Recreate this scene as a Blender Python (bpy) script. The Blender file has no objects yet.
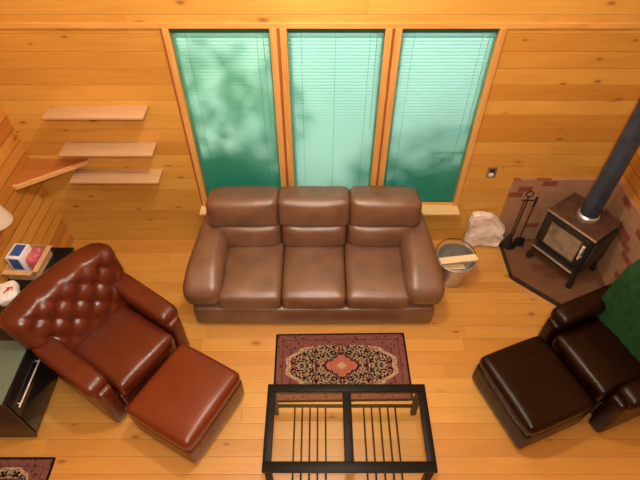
import bpy, bmesh, math, random
from mathutils import Vector, Matrix, noise
random.seed(7)
sc = bpy.context.scene
COL = sc.collection
PI = math.pi
R = math.radians

# ------------------------------------------------------------------ helpers
def tag(o, label=None, cat=None, group=None, kind=None):
    if label: o['label'] = label
    if cat: o['category'] = cat
    if group: o['group'] = group
    if kind: o['kind'] = kind
    return o

def thing(name, label, cat, loc=(0, 0, 0), rz=0.0, group=None):
    o = bpy.data.objects.new(name, None)
    COL.objects.link(o)
    o.empty_display_size = 0.1
    o.location = loc
    o.rotation_euler = (0, 0, rz)
    return tag(o, label, cat, group)

def copy_tree(o, parent=None):
    c = o.copy()
    COL.objects.link(c)
    c.parent = parent
    for ch in list(o.children):
        copy_tree(ch, c)
    return c

def T(x, y, z): return Matrix.Translation((x, y, z))
def RX(a): return Matrix.Rotation(a, 4, 'X')
def RY(a): return Matrix.Rotation(a, 4, 'Y')
def RZ(a): return Matrix.Rotation(a, 4, 'Z')

class MB:
    """Collects shapes; build() links them as ONE mesh object."""
    def __init__(self): self.bm = bmesh.new()

    def _add(self, tmp, m=None):
        if m is not None: bmesh.ops.transform(tmp, matrix=m, verts=tmp.verts)
        me = bpy.data.meshes.new('tmp')
        tmp.to_mesh(me); tmp.free()
        self.bm.from_mesh(me)
        bpy.data.meshes.remove(me)
        return self

    def box(self, x0, x1, y0, y1, z0, z1, bevel=0.0, seg=2, m=None):
        t = bmesh.new()
        bmesh.ops.create_cube(t, size=1)
        for v in t.verts:
            v.co = Vector(((x0 + x1) / 2 + v.co.x * (x1 - x0), (y0 + y1) / 2 + v.co.y * (y1 - y0), (z0 + z1) / 2 + v.co.z * (z1 - z0)))
        if bevel > 0:
            bmesh.ops.bevel(t, geom=list(t.edges), offset=bevel, segments=seg, profile=0.5, affect='EDGES')
        return self._add(t, m)

    def cushion(self, c, size, r, puff=(0, 0, 0), n=10, m=None, fn=None):
        """rounded box with puffed faces; fn(p, co) deforms (p in -1..1)"""
        t = bmesh.new()
        half = [s / 2 for s in size]
        rr = min(r, min(half) * 0.999)
        keys = {}
        def warp(u): return math.copysign(1 - (1 - abs(u)) ** 1.5, u)
        def vert(i, j, k):
            key = (i, j, k)
            if key in keys: return keys[key]
            p = [warp(-1 + 2 * a / n) for a in key]
            q = Vector([p[a] * half[a] for a in range(3)])
            inn = Vector([max(-(half[a] - rr), min(half[a] - rr, q[a])) for a in range(3)])
            d = q - inn
            if d.length > 1e-9: q = inn + d.normalized() * rr
            pp = [q[a] / half[a] for a in range(3)]
            for a in range(3):
                o1, o2 = [b for b in range(3) if b != a]
                w = max(0, 1 - pp[o1] ** 2) ** 0.7 * max(0, 1 - pp[o2] ** 2) ** 0.7
                q[a] += puff[a] * w * pp[a]
            if fn: q = fn(pp, q)
            keys[key] = t.verts.new(q + Vector(c))
            return keys[key]
        for ax in range(3):
            for side in (0, n):
                for a in range(n):
                    for b in range(n):
                        quad = []
                        for da, db in ((0, 0), (1, 0), (1, 1), (0, 1)):
                            ijk = [0, 0, 0]
                            ijk[ax] = side
                            ijk[(ax + 1) % 3] = a + da
                            ijk[(ax + 2) % 3] = b + db
                            quad.append(vert(*ijk))
                        if side == 0: quad.reverse()
                        t.faces.new(quad)
        return self._add(t, m)

    def tube(self, pts, r, seg=10, cap=True, m=None):
        t = bmesh.new()
        pts = [Vector(p) for p in pts]
        rs = r if isinstance(r, (list, tuple)) else [r] * len(pts)
        rings = []
        up = None
        for i, p in enumerate(pts):
            d = (pts[min(i + 1, len(pts) - 1)] - pts[max(i - 1, 0)]).normalized()
            if up is None or abs(up.dot(d)) > 0.98:
                up = Vector((0, 0, 1)) if abs(d.z) < 0.9 else Vector((1, 0, 0))
            a = d.cross(up).normalized(); b = a.cross(d).normalized()
            up = b
            rings.append([t.verts.new(p + (a * math.cos(2 * PI * k / seg) + b * math.sin(2 * PI * k / seg)) * rs[i]) for k in range(seg)])
        for i in range(len(rings) - 1):
            for k in range(seg):
                t.faces.new((rings[i][k], rings[i][(k + 1) % seg], rings[i + 1][(k + 1) % seg], rings[i + 1][k]))
        if cap:
            t.faces.new(rings[0]); t.faces.new(list(reversed(rings[-1])))
        bmesh.ops.recalc_face_normals(t, faces=t.faces)
        return self._add(t, m)

    def lathe(self, prof, seg=32, m=None):
        t = bmesh.new()
        rings = []
        for (r, z) in prof:
            if r < 1e-6: rings.append([t.verts.new((0, 0, z))])
            else: rings.append([t.verts.new((r * math.cos(2 * PI * k / seg), r * math.sin(2 * PI * k / seg), z)) for k in range(seg)])
        for i in range(len(rings) - 1):
            A, B = rings[i], rings[i + 1]
            for k in range(seg):
                k2 = (k + 1) % seg
                if len(A) == 1 and len(B) == 1: continue
                if len(A) == 1: t.faces.new((A[0], B[k2], B[k]))
                elif len(B) == 1: t.faces.new((A[k], A[k2], B[0]))
                else: t.faces.new((A[k], A[k2], B[k2], B[k]))
        bmesh.ops.recalc_face_normals(t, faces=t.faces)
        return self._add(t, m)

    def prism(self, poly, z0, z1, bevel=0.0, m=None):
        t = bmesh.new()
        lo = [t.verts.new((x, y, z0)) for x, y in poly]
        hi = [t.verts.new((x, y, z1)) for x, y in poly]
        n = len(poly)
        t.faces.new(list(reversed(lo))); t.faces.new(hi)
        for i in range(n): t.faces.new((lo[i], lo[(i + 1) % n], hi[(i + 1) % n], hi[i]))
        bmesh.ops.recalc_face_normals(t, faces=t.faces)
        if bevel: bmesh.ops.bevel(t, geom=list(t.edges), offset=bevel, segments=2, profile=0.5, affect='EDGES')
        return self._add(t, m)

    def sheet(self, fn, nu, nv, thick=0.0, m=None):
        """grid surface fn(u,v)->point, optionally given thickness along its normals"""
        t = bmesh.new()
        g = [[t.verts.new(fn(i / nu, j / nv)) for j in range(nv + 1)] for i in range(nu + 1)]
        for i in range(nu):
            for j in range(nv):
                t.faces.new((g[i][j], g[i + 1][j], g[i + 1][j + 1], g[i][j + 1]))
        if thick:
            bmesh.ops.recalc_face_normals(t, faces=t.faces)
            bmesh.ops.solidify(t, geom=list(t.faces), thickness=thick)
        return self._add(t, m)

    def build(self, name, mat, parent=None, smooth=True, angle=40):
        me = bpy.data.meshes.new(name)
        self.bm.to_mesh(me); self.bm.free()
        if mat: me.materials.append(mat)
        if smooth:
            me.polygons.foreach_set('use_smooth', [True] * len(me.polygons))
            me.set_sharp_from_angle(angle=R(angle))
        o = bpy.data.objects.new(name, me)
        COL.objects.link(o)
        if parent: o.parent = parent
        return o

# ------------------------------------------------------------------ materials
def newmat(name):
    m = bpy.data.materials.new(name); m.use_nodes = True
    nt = m.node_tree; nt.nodes.clear()
    out = nt.nodes.new('ShaderNodeOutputMaterial')
    return m, nt, out

class N:
    """tiny node-graph helper"""
    def __init__(self, nt): self.nt = nt
    def new(self, typ, **kw):
        n = self.nt.nodes.new(typ)
        for k, v in kw.items(): setattr(n, k, v)
        return n
    def link(self, a, b): self.nt.links.new(a, b)
    def put(self, sock, v):
        if isinstance(v, bpy.types.NodeSocket): self.link(v, sock)
        else: sock.default_value = v
    def math(self, op, a, b=None, c=None, clamp=False):
        n = self.new('ShaderNodeMath', operation=op, use_clamp=clamp)
        self.put(n.inputs[0], a)
        if b is not None: self.put(n.inputs[1], b)
        if c is not None: self.put(n.inputs[2], c)
        return n.outputs[0]
    def mix(self, f, a, b, mode='MIX'):
        n = self.new('ShaderNodeMix', data_type='RGBA', blend_type=mode)
        self.put(n.inputs[0], f); self.put(n.inputs[6], a); self.put(n.inputs[7], b)
        return n.outputs[2]
    def combine(self, x, y, z=0.0):
        n = self.new('ShaderNodeCombineXYZ')
        self.put(n.inputs[0], x); self.put(n.inputs[1], y); self.put(n.inputs[2], z)
        return n.outputs[0]
    def noise(self, vec, scale, detail=3, rough=0.5, dim='3D', dist=0.0):
        n = self.new('ShaderNodeTexNoise', noise_dimensions=dim)
        self.put(n.inputs['Vector'], vec)
        n.inputs['Scale'].default_value = scale; n.inputs['Detail'].default_value = detail
        n.inputs['Roughness'].default_value = rough; n.inputs['Distortion'].default_value = dist
        return n.outputs['Fac']
    def ramp(self, f, stops, interp='LINEAR'):
        n = self.new('ShaderNodeValToRGB')
        cr = n.color_ramp; cr.interpolation = interp
        while len(cr.elements) > 1: cr.elements.remove(cr.elements[-1])
        cr.elements[0].position = stops[0][0]; cr.elements[0].color = stops[0][1]
        for p, c in stops[1:]:
            e = cr.elements.new(p); e.color = c
        self.put(n.inputs[0], f)
        return n.outputs[0]
    def bsdf(self, color, rough=0.5, normal=None, metallic=0.0, spec=0.5, coat=0.0, coat_rough=0.1):
        n = self.new('ShaderNodeBsdfPrincipled')
        self.put(n.inputs['Base Color'], color); self.put(n.inputs['Roughness'], rough)
        n.inputs['Metallic'].default_value = metallic
        n.inputs['Specular IOR Level'].default_value = spec
        n.inputs['Coat Weight'].default_value = coat
        n.inputs['Coat Roughness'].default_value = coat_rough
        if normal is not None: self.link(normal, n.inputs['Normal'])
        return n.outputs[0]
    def bump(self, h, strength=0.3, dist=0.01):
        n = self.new('ShaderNodeBump')
        n.inputs['Strength'].default_value = strength; n.inputs['Distance'].default_value = dist
        self.put(n.inputs['Height'], h)
        return n.outputs[0]

def c4(r, g, b): return (r, g, b, 1)

def planks(name, along, across, width, length, light, dark, knot, rough=0.45, groove=0.55, knots=0.55, shift=0.0, tint=0.55, spec=0.4, gw=0.0045):
    m, nt, out = newmat(name); g = N(nt)
    tc = g.new('ShaderNodeTexCoord')
    sp = g.new('ShaderNodeSeparateXYZ'); g.link(tc.outputs['Object'], sp.inputs[0])
    A = sp.outputs['XYZ'.index(along)]; C = sp.outputs['XYZ'.index(across)]
    cs = g.math('DIVIDE', g.math('ADD', C, 20 + shift), width)
    idx = g.math('FLOOR', cs); fr = g.math('FRACT', cs)
    wn = g.new('ShaderNodeTexWhiteNoise', noise_dimensions='1D'); g.link(idx, wn.inputs['W'])
    r1 = wn.outputs['Value']
    al = g.math('ADD', A, g.math('MULTIPLY', r1, 17.3))
    sg = g.math('DIVIDE', al, length); si = g.math('FLOOR', sg); sf = g.math('FRACT', sg)
    wn2 = g.new('ShaderNodeTexWhiteNoise', noise_dimensions='2D'); g.link(g.combine(idx, si), wn2.inputs['Vector'])
    r2 = wn2.outputs['Value']
    v = g.combine(g.math('MULTIPLY', al, 0.9), g.math('MULTIPLY', C, 14), g.math('MULTIPLY', r2, 9))
    grain = g.noise(v, 2.2, 5, 0.6, dist=0.6)
    broad = g.noise(g.combine(g.math('MULTIPLY', al, 0.8), g.math('MULTIPLY', C, 3.0), r2), 1.6, 3, 0.5)
    f = g.math('ADD', g.math('MULTIPLY', grain, 0.5), g.math('ADD', g.math('MULTIPLY', g.math('SUBTRACT', r2, 0.5), tint), g.math('MULTIPLY', broad, 0.6)))
    col = g.ramp(f, [(0.12, light), (0.95, dark)])
    # knots
    vo = g.new('ShaderNodeTexVoronoi', voronoi_dimensions='2D', feature='F1')
    g.link(g.combine(g.math('MULTIPLY', al, 2.3), g.math('MULTIPLY', C, 5.0)), vo.inputs['Vector']); vo.inputs['Scale'].default_value = 1.0
    sep = g.new('ShaderNodeSeparateColor'); g.link(vo.outputs['Color'], sep.inputs[0])
    on = g.math('GREATER_THAN', sep.outputs[0], 1 - knots)
    size = g.math('MULTIPLY_ADD', sep.outputs[1], 0.09, 0.04)
    kd = g.math('SUBTRACT', 1.0, g.math('DIVIDE', vo.outputs['Distance'], size), clamp=True)
    kd = g.math('MULTIPLY', g.math('POWER', kd, 0.7), on, clamp=True)
    halo = g.math('SUBTRACT', 1.0, g.math('DIVIDE', vo.outputs['Distance'], g.math('MULTIPLY', size, 3.0)), clamp=True)
    halo = g.math('MULTIPLY', g.math('MULTIPLY', halo, on), 0.45)
    col = g.mix(halo, col, dark)
    col = g.mix(g.math('MULTIPLY', kd, 0.8), col, knot)
    # seams between boards
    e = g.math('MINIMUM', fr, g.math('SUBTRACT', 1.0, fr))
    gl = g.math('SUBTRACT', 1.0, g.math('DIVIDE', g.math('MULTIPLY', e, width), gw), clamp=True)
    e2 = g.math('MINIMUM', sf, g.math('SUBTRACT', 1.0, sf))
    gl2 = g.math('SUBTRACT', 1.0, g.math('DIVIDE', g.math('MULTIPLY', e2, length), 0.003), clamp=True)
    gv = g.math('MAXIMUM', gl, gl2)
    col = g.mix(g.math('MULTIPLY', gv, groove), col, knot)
    nrm = g.bump(g.math('SUBTRACT', g.math('MULTIPLY', grain, 0.05), gv), 0.5, 0.004)
    g.link(g.bsdf(col, rough, nrm, spec=spec), out.inputs[0])
    return m

def wood(name, light, dark, along='X', rough=0.5, scale=1.0):
    m, nt, out = newmat(name); g = N(nt)
    tc = g.new('ShaderNodeTexCoord')
    mp = g.new('ShaderNodeMapping'); g.link(tc.outputs['Object'], mp.inputs[0])
    s = [16 * scale] * 3; s['XYZ'.index(along)] = 1.2 * scale
    mp.inputs['Scale'].default_value = s
    f = g.noise(mp.outputs[0], 1.5, 5, 0.6, dist=0.8)
    col = g.ramp(f, [(0.3, light), (0.75, dark)])
    g.link(g.bsdf(col, rough, g.bump(f, 0.1, 0.003), spec=0.4), out.inputs[0])
    return m

def leather(name, base, dark, rough=0.4, mott=6.0, coat=0.0, spec=0.5):
    m, nt, out = newmat(name); g = N(nt)
    tc = g.new('ShaderNodeTexCoord')
    f = g.noise(tc.outputs['Object'], mott, 5, 0.6)
    col = g.ramp(f, [(0.3, dark), (0.7, base)])
    vo = g.new('ShaderNodeTexVoronoi', feature='F1'); g.link(tc.outputs['Object'], vo.inputs['Vector']); vo.inputs['Scale'].default_value = 160
    h = g.math('ADD', g.math('MULTIPLY', vo.outputs['Distance'], 0.5), g.math('MULTIPLY', g.noise(tc.outputs['Object'], 14, 4), 1.0))
    rg = g.math('MULTIPLY_ADD', g.noise(tc.outputs['Object'], 9, 3), 0.2, rough - 0.1)
    g.link(g.bsdf(col, rg, g.bump(h, 0.12, 0.01), spec=spec, coat=coat, coat_rough=0.25), out.inputs[0])
    return m

def plain(name, color, rough=0.5, metallic=0.0, spec=0.5, var=0.12, vs=12, bump=0.0, coat=0.0):
    m, nt, out = newmat(name); g = N(nt)
    tc = g.new('ShaderNodeTexCoord')
    f = g.noise(tc.outputs['Object'], vs, 4, 0.6)
    lo = tuple(max(0, c * (1 - var)) for c in color[:3]) + (1,)
    hi = tuple(min(1, c * (1 + var)) for c in color[:3]) + (1,)
    col = g.ramp(f, [(0.3, lo), (0.7, hi)])
    g.link(g.bsdf(col, rough, g.bump(f, bump, 0.01) if bump else None, metallic, spec, coat), out.inputs[0])
    return m

def glass(name, tint=(0.95, 0.98, 0.96, 1), refl=1.0):
    m, nt, out = newmat(name); g = N(nt)
    tr = g.new('ShaderNodeBsdfTransparent'); tr.inputs[0].default_value = tint
    gl = g.new('ShaderNodeBsdfGlossy'); gl.inputs['Roughness'].default_value = 0.02
    fr = g.new('ShaderNodeFresnel'); fr.inputs[0].default_value = 1.45
    mx = g.new('ShaderNodeMixShader')
    g.link(g.math('MULTIPLY', fr.outputs[0], refl), mx.inputs[0]); g.link(tr.outputs[0], mx.inputs[1]); g.link(gl.outputs[0], mx.inputs[2])
    g.link(mx.outputs[0], out.inputs[0])
    return m

def blind_mat(name, refl, trans, fac, gloss=0.0):
    m, nt, out = newmat(name); g = N(nt)
    tc = g.new('ShaderNodeTexCoord')
    f = g.noise(tc.outputs['Object'], 3, 2)
    d = g.new('ShaderNodeBsdfDiffuse'); g.link(g.mix(f, tuple(c * 0.9 for c in refl[:3]) + (1,), refl), d.inputs[0])
    t = g.new('ShaderNodeBsdfTranslucent'); t.inputs[0].default_value = trans
    mx = g.new('ShaderNodeMixShader'); mx.inputs[0].default_value = fac
    g.link(d.outputs[0], mx.inputs[1]); g.link(t.outputs[0], mx.inputs[2])
    if gloss:
        gl = g.new('ShaderNodeBsdfGlossy'); gl.inputs['Roughness'].default_value = 0.45
        m2 = g.new('ShaderNodeMixShader'); m2.inputs[0].default_value = gloss
        g.link(mx.outputs[0], m2.inputs[1]); g.link(gl.outputs[0], m2.inputs[2])
        g.link(m2.outputs[0], out.inputs[0])
    else:
        g.link(mx.outputs[0], out.inputs[0])
    return m

def bricks(name, axes, c1, c2, accent, mortar, bw=0.2, bh=0.07):
    """bricks laid in the plane of two object axes; a few accent bricks"""
    m, nt, out = newmat(name); g = N(nt)
    tc = g.new('ShaderNodeTexCoord')
    sp = g.new('ShaderNodeSeparateXYZ'); g.link(tc.outputs['Object'], sp.inputs[0])
    a = g.math('ADD', sp.outputs['XYZ'.index(axes[0])], 10.03); b = g.math('ADD', sp.outputs['XYZ'.index(axes[1])], 10.0)
    row = g.math('FLOOR', g.math('DIVIDE', b, bh))
    off = g.math('MULTIPLY', g.math('MODULO', row, 2.0), 0.5)
    ax = g.math('ADD', g.math('DIVIDE', a, bw), off)
    ci = g.math('FLOOR', ax); fx = g.math('FRACT', ax); fy = g.math('FRACT', g.math('DIVIDE', b, bh))
    wn = g.new('ShaderNodeTexWhiteNoise', noise_dimensions='2D'); g.link(g.combine(ci, row), wn.inputs['Vector'])
    r = wn.outputs['Value']
    f = g.noise(tc.outputs['Object'], 25, 4, 0.65)
    col = g.mix(g.math('ADD', g.math('MULTIPLY', r, 0.6), g.math('MULTIPLY', f, 0.4)), c1, c2)
    col = g.mix(g.math('MULTIPLY', g.math('GREATER_THAN', r, 0.86), 0.85), col, accent)
    ex = g.math('MULTIPLY', g.math('MINIMUM', fx, g.math('SUBTRACT', 1.0, fx)), bw)
    ey = g.math('MULTIPLY', g.math('MINIMUM', fy, g.math('SUBTRACT', 1.0, fy)), bh)
    e = g.math('MINIMUM', ex, ey)
    mo = g.math('SUBTRACT', 1.0, g.math('DIVIDE', e, 0.006), clamp=True)
    mo = g.math('GREATER_THAN', mo, 0.05)
    col = g.mix(g.math('MULTIPLY', mo, 0.7), col, mortar)
    nrm = g.bump(g.math('SUBTRACT', g.math('MULTIPLY', f, 0.3), mo), 0.5, 0.005)
    g.link(g.bsdf(col, 0.6, nrm, spec=0.35), out.inputs[0])
    return m

def rug_mat(name, hx, hy):
    """oriental rug: dark edge, red border with motifs, cream corners, black lobed field, salmon medallion (object XY, centred)"""
    m, nt, out = newmat(name); g = N(nt)
    tc = g.new('ShaderNodeTexCoord')
    sp = g.new('ShaderNodeSeparateXYZ'); g.link(tc.outputs['Object'], sp.inputs[0])
    X = sp.outputs[0]; Y = sp.outputs[1]
    ax = g.math('ABSOLUTE', X); ay = g.math('ABSOLUTE', Y)
    sym = g.combine(ax, ay)
    red = c4(0.175, 0.066, 0.056); wine = c4(0.105, 0.040, 0.038); black = c4(0.012, 0.010, 0.011)
    cream = c4(0.40, 0.285, 0.185); salmon = c4(0.36, 0.115, 0.075); rose = c4(0.22, 0.09, 0.075)
    def vor(scale, feature='F1'):
        v = g.new('ShaderNodeTexVoronoi', voronoi_dimensions='2D', feature=feature)
        g.link(sym, v.inputs['Vector']); v.inputs['Scale'].default_value = scale
        return v
    v1 = vor(26); v2 = vor(34)
    n1 = g.noise(sym, 38, 3, 0.6)
    s1 = g.new('ShaderNodeSeparateColor'); g.link(v1.outputs['Color'], s1.inputs[0])
    # border
    bm_ = g.math('LESS_THAN', v1.outputs['Distance'], 0.30)
    border = g.mix(g.math('MULTIPLY', bm_, 0.6), red, g.mix(g.math('GREATER_THAN', s1.outputs[0], 0.6), rose, black))
    border = g.mix(g.math('MULTIPLY', g.math('GREATER_THAN', n1, 0.58), 0.6), border, wine)
    # edge distance
    ed = g.math('MINIMUM', g.math('SUBTRACT', hx, ax), g.math('SUBTRACT', hy, ay))
    # cream corner ground inside the border
    corner = g.mix(g.math('MULTIPLY', g.math('LESS_THAN', v2.outputs['Distance'], 0.33), 0.65), cream, rose)
    infield = g.math('GREATER_THAN', ed, 0.075)
    col = g.mix(infield, border, border)
    # lobed black field  (super-ellipse with scallops)
    ang = g.math('ARCTAN2', Y, X)
    ex = g.math('DIVIDE', ax, hx * 0.77); ey = g.math('DIVIDE', ay, hy * 0.66)
    rad = g.math('POWER', g.math('ADD', g.math('POWER', ex, 1.9), g.math('POWER', ey, 2.2)), 0.5)
    sc_ = g.math('MULTIPLY', g.math('COSINE', g.math('MULTIPLY', ang, 20.0)), 0.025)
    rad = g.math('ADD', rad, sc_)
    halo = g.math('MULTIPLY', g.math('LESS_THAN', rad, 1.09), infield)
    halo = g.math('MULTIPLY', halo, g.math('GREATER_THAN', ax, hx * 0.42))
    col = g.mix(halo, col, corner)
    fil = g.math('LESS_THAN', g.math('ABSOLUTE', g.math('SUBTRACT', g.noise(sym, 26, 2, 0.5, dist=1.2), 0.5)), 0.042)
    dots = g.math('LESS_THAN', v2.outputs['Distance'], 0.24)
    field = g.mix(g.math('MULTIPLY', g.math('MAXIMUM', fil, dots), 0.85), black, g.mix(g.math('GREATER_THAN', s1.outputs[1], 0.7), cream, salmon))
    col = g.mix(g.math('LESS_THAN', rad, 1.0), col, field)
    # medallion diamond
    dm = g.math('ADD', g.math('DIVIDE', ax, hx * 0.27), g.math('DIVIDE', ay, hy * 0.36))
    dm = g.math('ADD', dm, g.math('MULTIPLY', g.math('COSINE', g.math('MULTIPLY', ang, 12.0)), 0.07))
    col = g.mix(g.math('LESS_THAN', dm, 1.12), col, black)
    med = g.mix(g.math('MULTIPLY', g.math('GREATER_THAN', n1, 0.55), 0.7), salmon, rose)
    col = g.mix(g.math('LESS_THAN', dm, 0.98), col, med)
    col = g.mix(g.math('LESS_THAN', dm, 0.30), col, cream)
    # guard stripes and dark outer edge
    st = g.math('MULTIPLY', g.math('GREATER_THAN', ed, 0.066), g.math('LESS_THAN', ed, 0.074))
    col = g.mix(g.math('MULTIPLY', st, 0.5), col, black)
    col = g.mix(g.math('LESS_THAN', ed, 0.018), col, black)
    g.link(g.bsdf(col, 0.95, g.bump(g.noise(tc.outputs['Object'], 300, 2), 0.3, 0.003), spec=0.05), out.inputs[0])
    return m

M = {}
PL, PD, PK = c4(0.74, 0.42, 0.078), c4(0.52, 0.230, 0.026), c4(0.16, 0.045, 0.010)
M['wall_x'] = planks('pine boards on the window wall', 'X', 'Z', 0.142, 3.1, PL, PD, PK, 0.52, 0.28, 0.55, tint=0.58, spec=0.8)
M['wall_y'] = planks('pine boards on the side walls', 'Y', 'Z', 0.125, 3.0, c4(0.72, 0.36, 0.065), c4(0.46, 0.165, 0.022), PK, 0.42, 0.60, 0.5, shift=0.05, tint=0.6, gw=0.013)  # wide dark seams: groove shadow painted into the board colour
M['ceiling'] = planks('pine ceiling boards', 'Y', 'X', 0.142, 3.0, PL, PD, PK, 0.5, 0.5, 0.4)
M['floor'] = planks('pine floor boards', 'X', 'Y', 0.132, 2.4, c4(0.68, 0.36, 0.075), c4(0.48, 0.200, 0.026), c4(0.16, 0.050, 0.012), 0.40, 0.28, 0.35, tint=0.5, spec=1.0)
M['trim'] = wood('orange pine trim', c4(0.74, 0.43, 0.14), c4(0.58, 0.27, 0.06), 'Z', 0.4)
M['trim_x'] = wood('orange pine trim across', c4(0.76, 0.43, 0.12), c4(0.58, 0.26, 0.05), 'X', 0.4)
M['jamb'] = wood('red brown stained jamb', c4(0.42, 0.13, 0.04), c4(0.30, 0.08, 0.025), 'Z', 0.4)
M['sill'] = wood('pale sill wood', c4(0.82, 0.62, 0.30), c4(0.70, 0.46, 0.18), 'X', 0.4)
M['pale_shelf'] = wood('pale shelf wood', c4(0.62, 0.41, 0.22), c4(0.52, 0.32, 0.155), 'X', 0.4)
M['corner_shelf'] = wood('stained corner shelf', c4(0.50, 0.20, 0.05), c4(0.38, 0.13, 0.03), 'X', 0.45)
M['corner_edge'] = wood('pale shelf edging', c4(0.78, 0.44, 0.17), c4(0.66, 0.33, 0.10), 'X', 0.45)
M['sofa'] = leather('taupe brown leather', c4(0.195, 0.098, 0.053), c4(0.125, 0.060, 0.031), 0.40, 6, 0.0, 0.9)
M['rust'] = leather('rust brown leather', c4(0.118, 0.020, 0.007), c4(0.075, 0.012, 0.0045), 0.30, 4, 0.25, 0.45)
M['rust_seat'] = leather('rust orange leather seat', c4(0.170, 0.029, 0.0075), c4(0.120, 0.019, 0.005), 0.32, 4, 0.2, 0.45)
M['dark'] = leather('dark chocolate leather', c4(0.013, 0.0032, 0.0013), c4(0.008, 0.0019, 0.0008), 0.30, 4, 0.0, 0.27)
M['wood_leg'] = wood('dark stained leg', c4(0.06, 0.025, 0.012), c4(0.03, 0.012, 0.006), 'Z', 0.4)
M['black_wood'] = plain('black painted wood', c4(0.007, 0.0065, 0.0055), 0.45, var=0.2, spec=0.16)
M['black_gloss'] = plain('black lacquer', c4(0.010, 0.010, 0.010), 0.18, var=0.2)
M['console_end'] = plain('dark brown end panel', c4(0.035, 0.022, 0.013), 0.4)
M['chrome'] = plain('brushed chrome', c4(0.85, 0.85, 0.85), 0.3, 0.45, var=0.04)
M['iron'] = plain('black cast iron', c4(0.030, 0.026, 0.022), 0.42, 0.3, var=0.3, vs=40, bump=0.05)
M['iron_top'] = plain('rust tinged stove top', c4(0.085, 0.045, 0.030), 0.45, 0.2, var=0.3, vs=14)
M['pipe'] = plain('blue grey stove pipe', c4(0.042, 0.062, 0.095), 0.38, 0.3, var=0.35, vs=8)
M['steel'] = plain('galvanised steel', c4(0.62, 0.59, 0.55), 0.36, 0.8, var=0.15, vs=9)
M['stove_glass'] = plain('stove glass with painted reflection', c4(0.24, 0.19, 0.13), 0.12, var=0.5, vs=7, spec=0.7)  # beige base colour stands in for the reflection in the glass
M['soot_wood'] = plain('black iron tools', c4(0.012, 0.011, 0.010), 0.5)
M['bristle'] = plain('black bristles', c4(0.010, 0.010, 0.010), 0.8)
M['hearth_floor'] = bricks('hearth bricks', 'XY', c4(0.14, 0.062, 0.028), c4(0.19, 0.090, 0.042), c4(0.13, 0.040, 0.020), c4(0.14, 0.072, 0.042), 0.2, 0.1)
M['brick_back'] = bricks('brick slips behind stove', 'XZ', c4(0.34, 0.185, 0.095), c4(0.42, 0.240, 0.135), c4(0.22, 0.045, 0.024), c4(0.33, 0.19, 0.115), 0.145, 0.072)
M['brick_side'] = bricks('brick slips beside stove', 'YZ', c4(0.34, 0.185, 0.095), c4(0.42, 0.240, 0.135), c4(0.22, 0.045, 0.024), c4(0.33, 0.19, 0.115), 0.145, 0.072)
M['slat'] = blind_mat('teal blind slats', c4(0.003, 0.37, 0.255), c4(0.62, 0.78, 0.88), 0.5, 0.04)
M['headrail'] = plain('teal headrail', c4(0.012, 0.13, 0.10), 0.35)
M['cord'] = plain('teal blind cord', c4(0.05, 0.32, 0.24), 0.7)
M['window_glass'] = glass('window glass')
M['table_glass'] = glass('table glass', (0.97, 0.985, 0.975, 1), 1.0)
M['paper'] = plain('crumpled white paper', c4(0.82, 0.73, 0.64), 0.7, var=0.12, vs=8)
M['split_wood'] = wood('pale split firewood', c4(0.90, 0.76, 0.50), c4(0.78, 0.60, 0.34), 'X', 0.7)
M['bark'] = plain('grey brown bark', c4(0.16, 0.10, 0.06), 0.9, var=0.4, vs=30, bump=0.4)
M['green_throw'] = plain('green throw cloth', c4(0.014, 0.056, 0.018), 0.95, var=0.25, vs=25, spec=0.1, bump=0.15)
M['plate'] = plain('grey metal outlet plate', c4(0.34, 0.28, 0.24), 0.3, 0.6)
M['outlet_dark'] = plain('dark outlet face', c4(0.03, 0.022, 0.018), 0.4)
M['white_plastic'] = plain('white plastic', c4(0.80, 0.78, 0.74), 0.4, var=0.03)
M['card'] = plain('tan cardboard', c4(0.58, 0.36, 0.17), 0.8, var=0.12)
M['white_box'] = plain('white carton', c4(0.80, 0.79, 0.80), 0.5, var=0.05)
M['blue'] = plain('blue carton panel', c4(0.03, 0.10, 0.38), 0.4)
M['pink'] = plain('pink wrapper', c4(0.55, 0.12, 0.16), 0.4, var=0.5, vs=40)
M['red'] = plain('red print', c4(0.55, 0.04, 0.04), 0.4)
M['purple'] = plain('purple wrapper', c4(0.10, 0.05, 0.16), 0.4)
M['mat_grey'] = plain('grey green mat', c4(0.105, 0.155, 0.115), 0.5, var=0.08)
M['shade'] = blind_mat('cream lamp shade', c4(0.85, 0.74, 0.60), c4(0.85, 0.70, 0.50), 0.35)
M['brass'] = plain('dull brass', c4(0.45, 0.28, 0.10), 0.3, 0.9)
M['grass'] = plain('lawn outside', c4(0.06, 0.16, 0.03), 0.9, var=0.4, vs=3)
M['leaf'] = blind_mat('green foliage', c4(0.02, 0.09, 0.04), c4(0.05, 0.22, 0.10), 0.5)
M['leaf_yellow'] = blind_mat('yellow green foliage', c4(0.25, 0.36, 0.02), c4(0.75, 0.90, 0.05), 0.6)
M['trunk'] = plain('tree bark', c4(0.10, 0.06, 0.04), 0.9, var=0.4, vs=15)

# ------------------------------------------------------------------ room shell
YB, XL, XR, YF, ZC = 3.678, -2.69, 2.88, -3.4, 5.4
WIN = [(-1.135, -0.375), (-0.253, 0.493), (0.612, 1.348)]
WZ0, WZ1 = 0.535, 2.335
def struct(mb, name, mat, smooth=False):
    o = mb.build(name, mat, None, smooth); o['kind'] = 'structure'; return o

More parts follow.
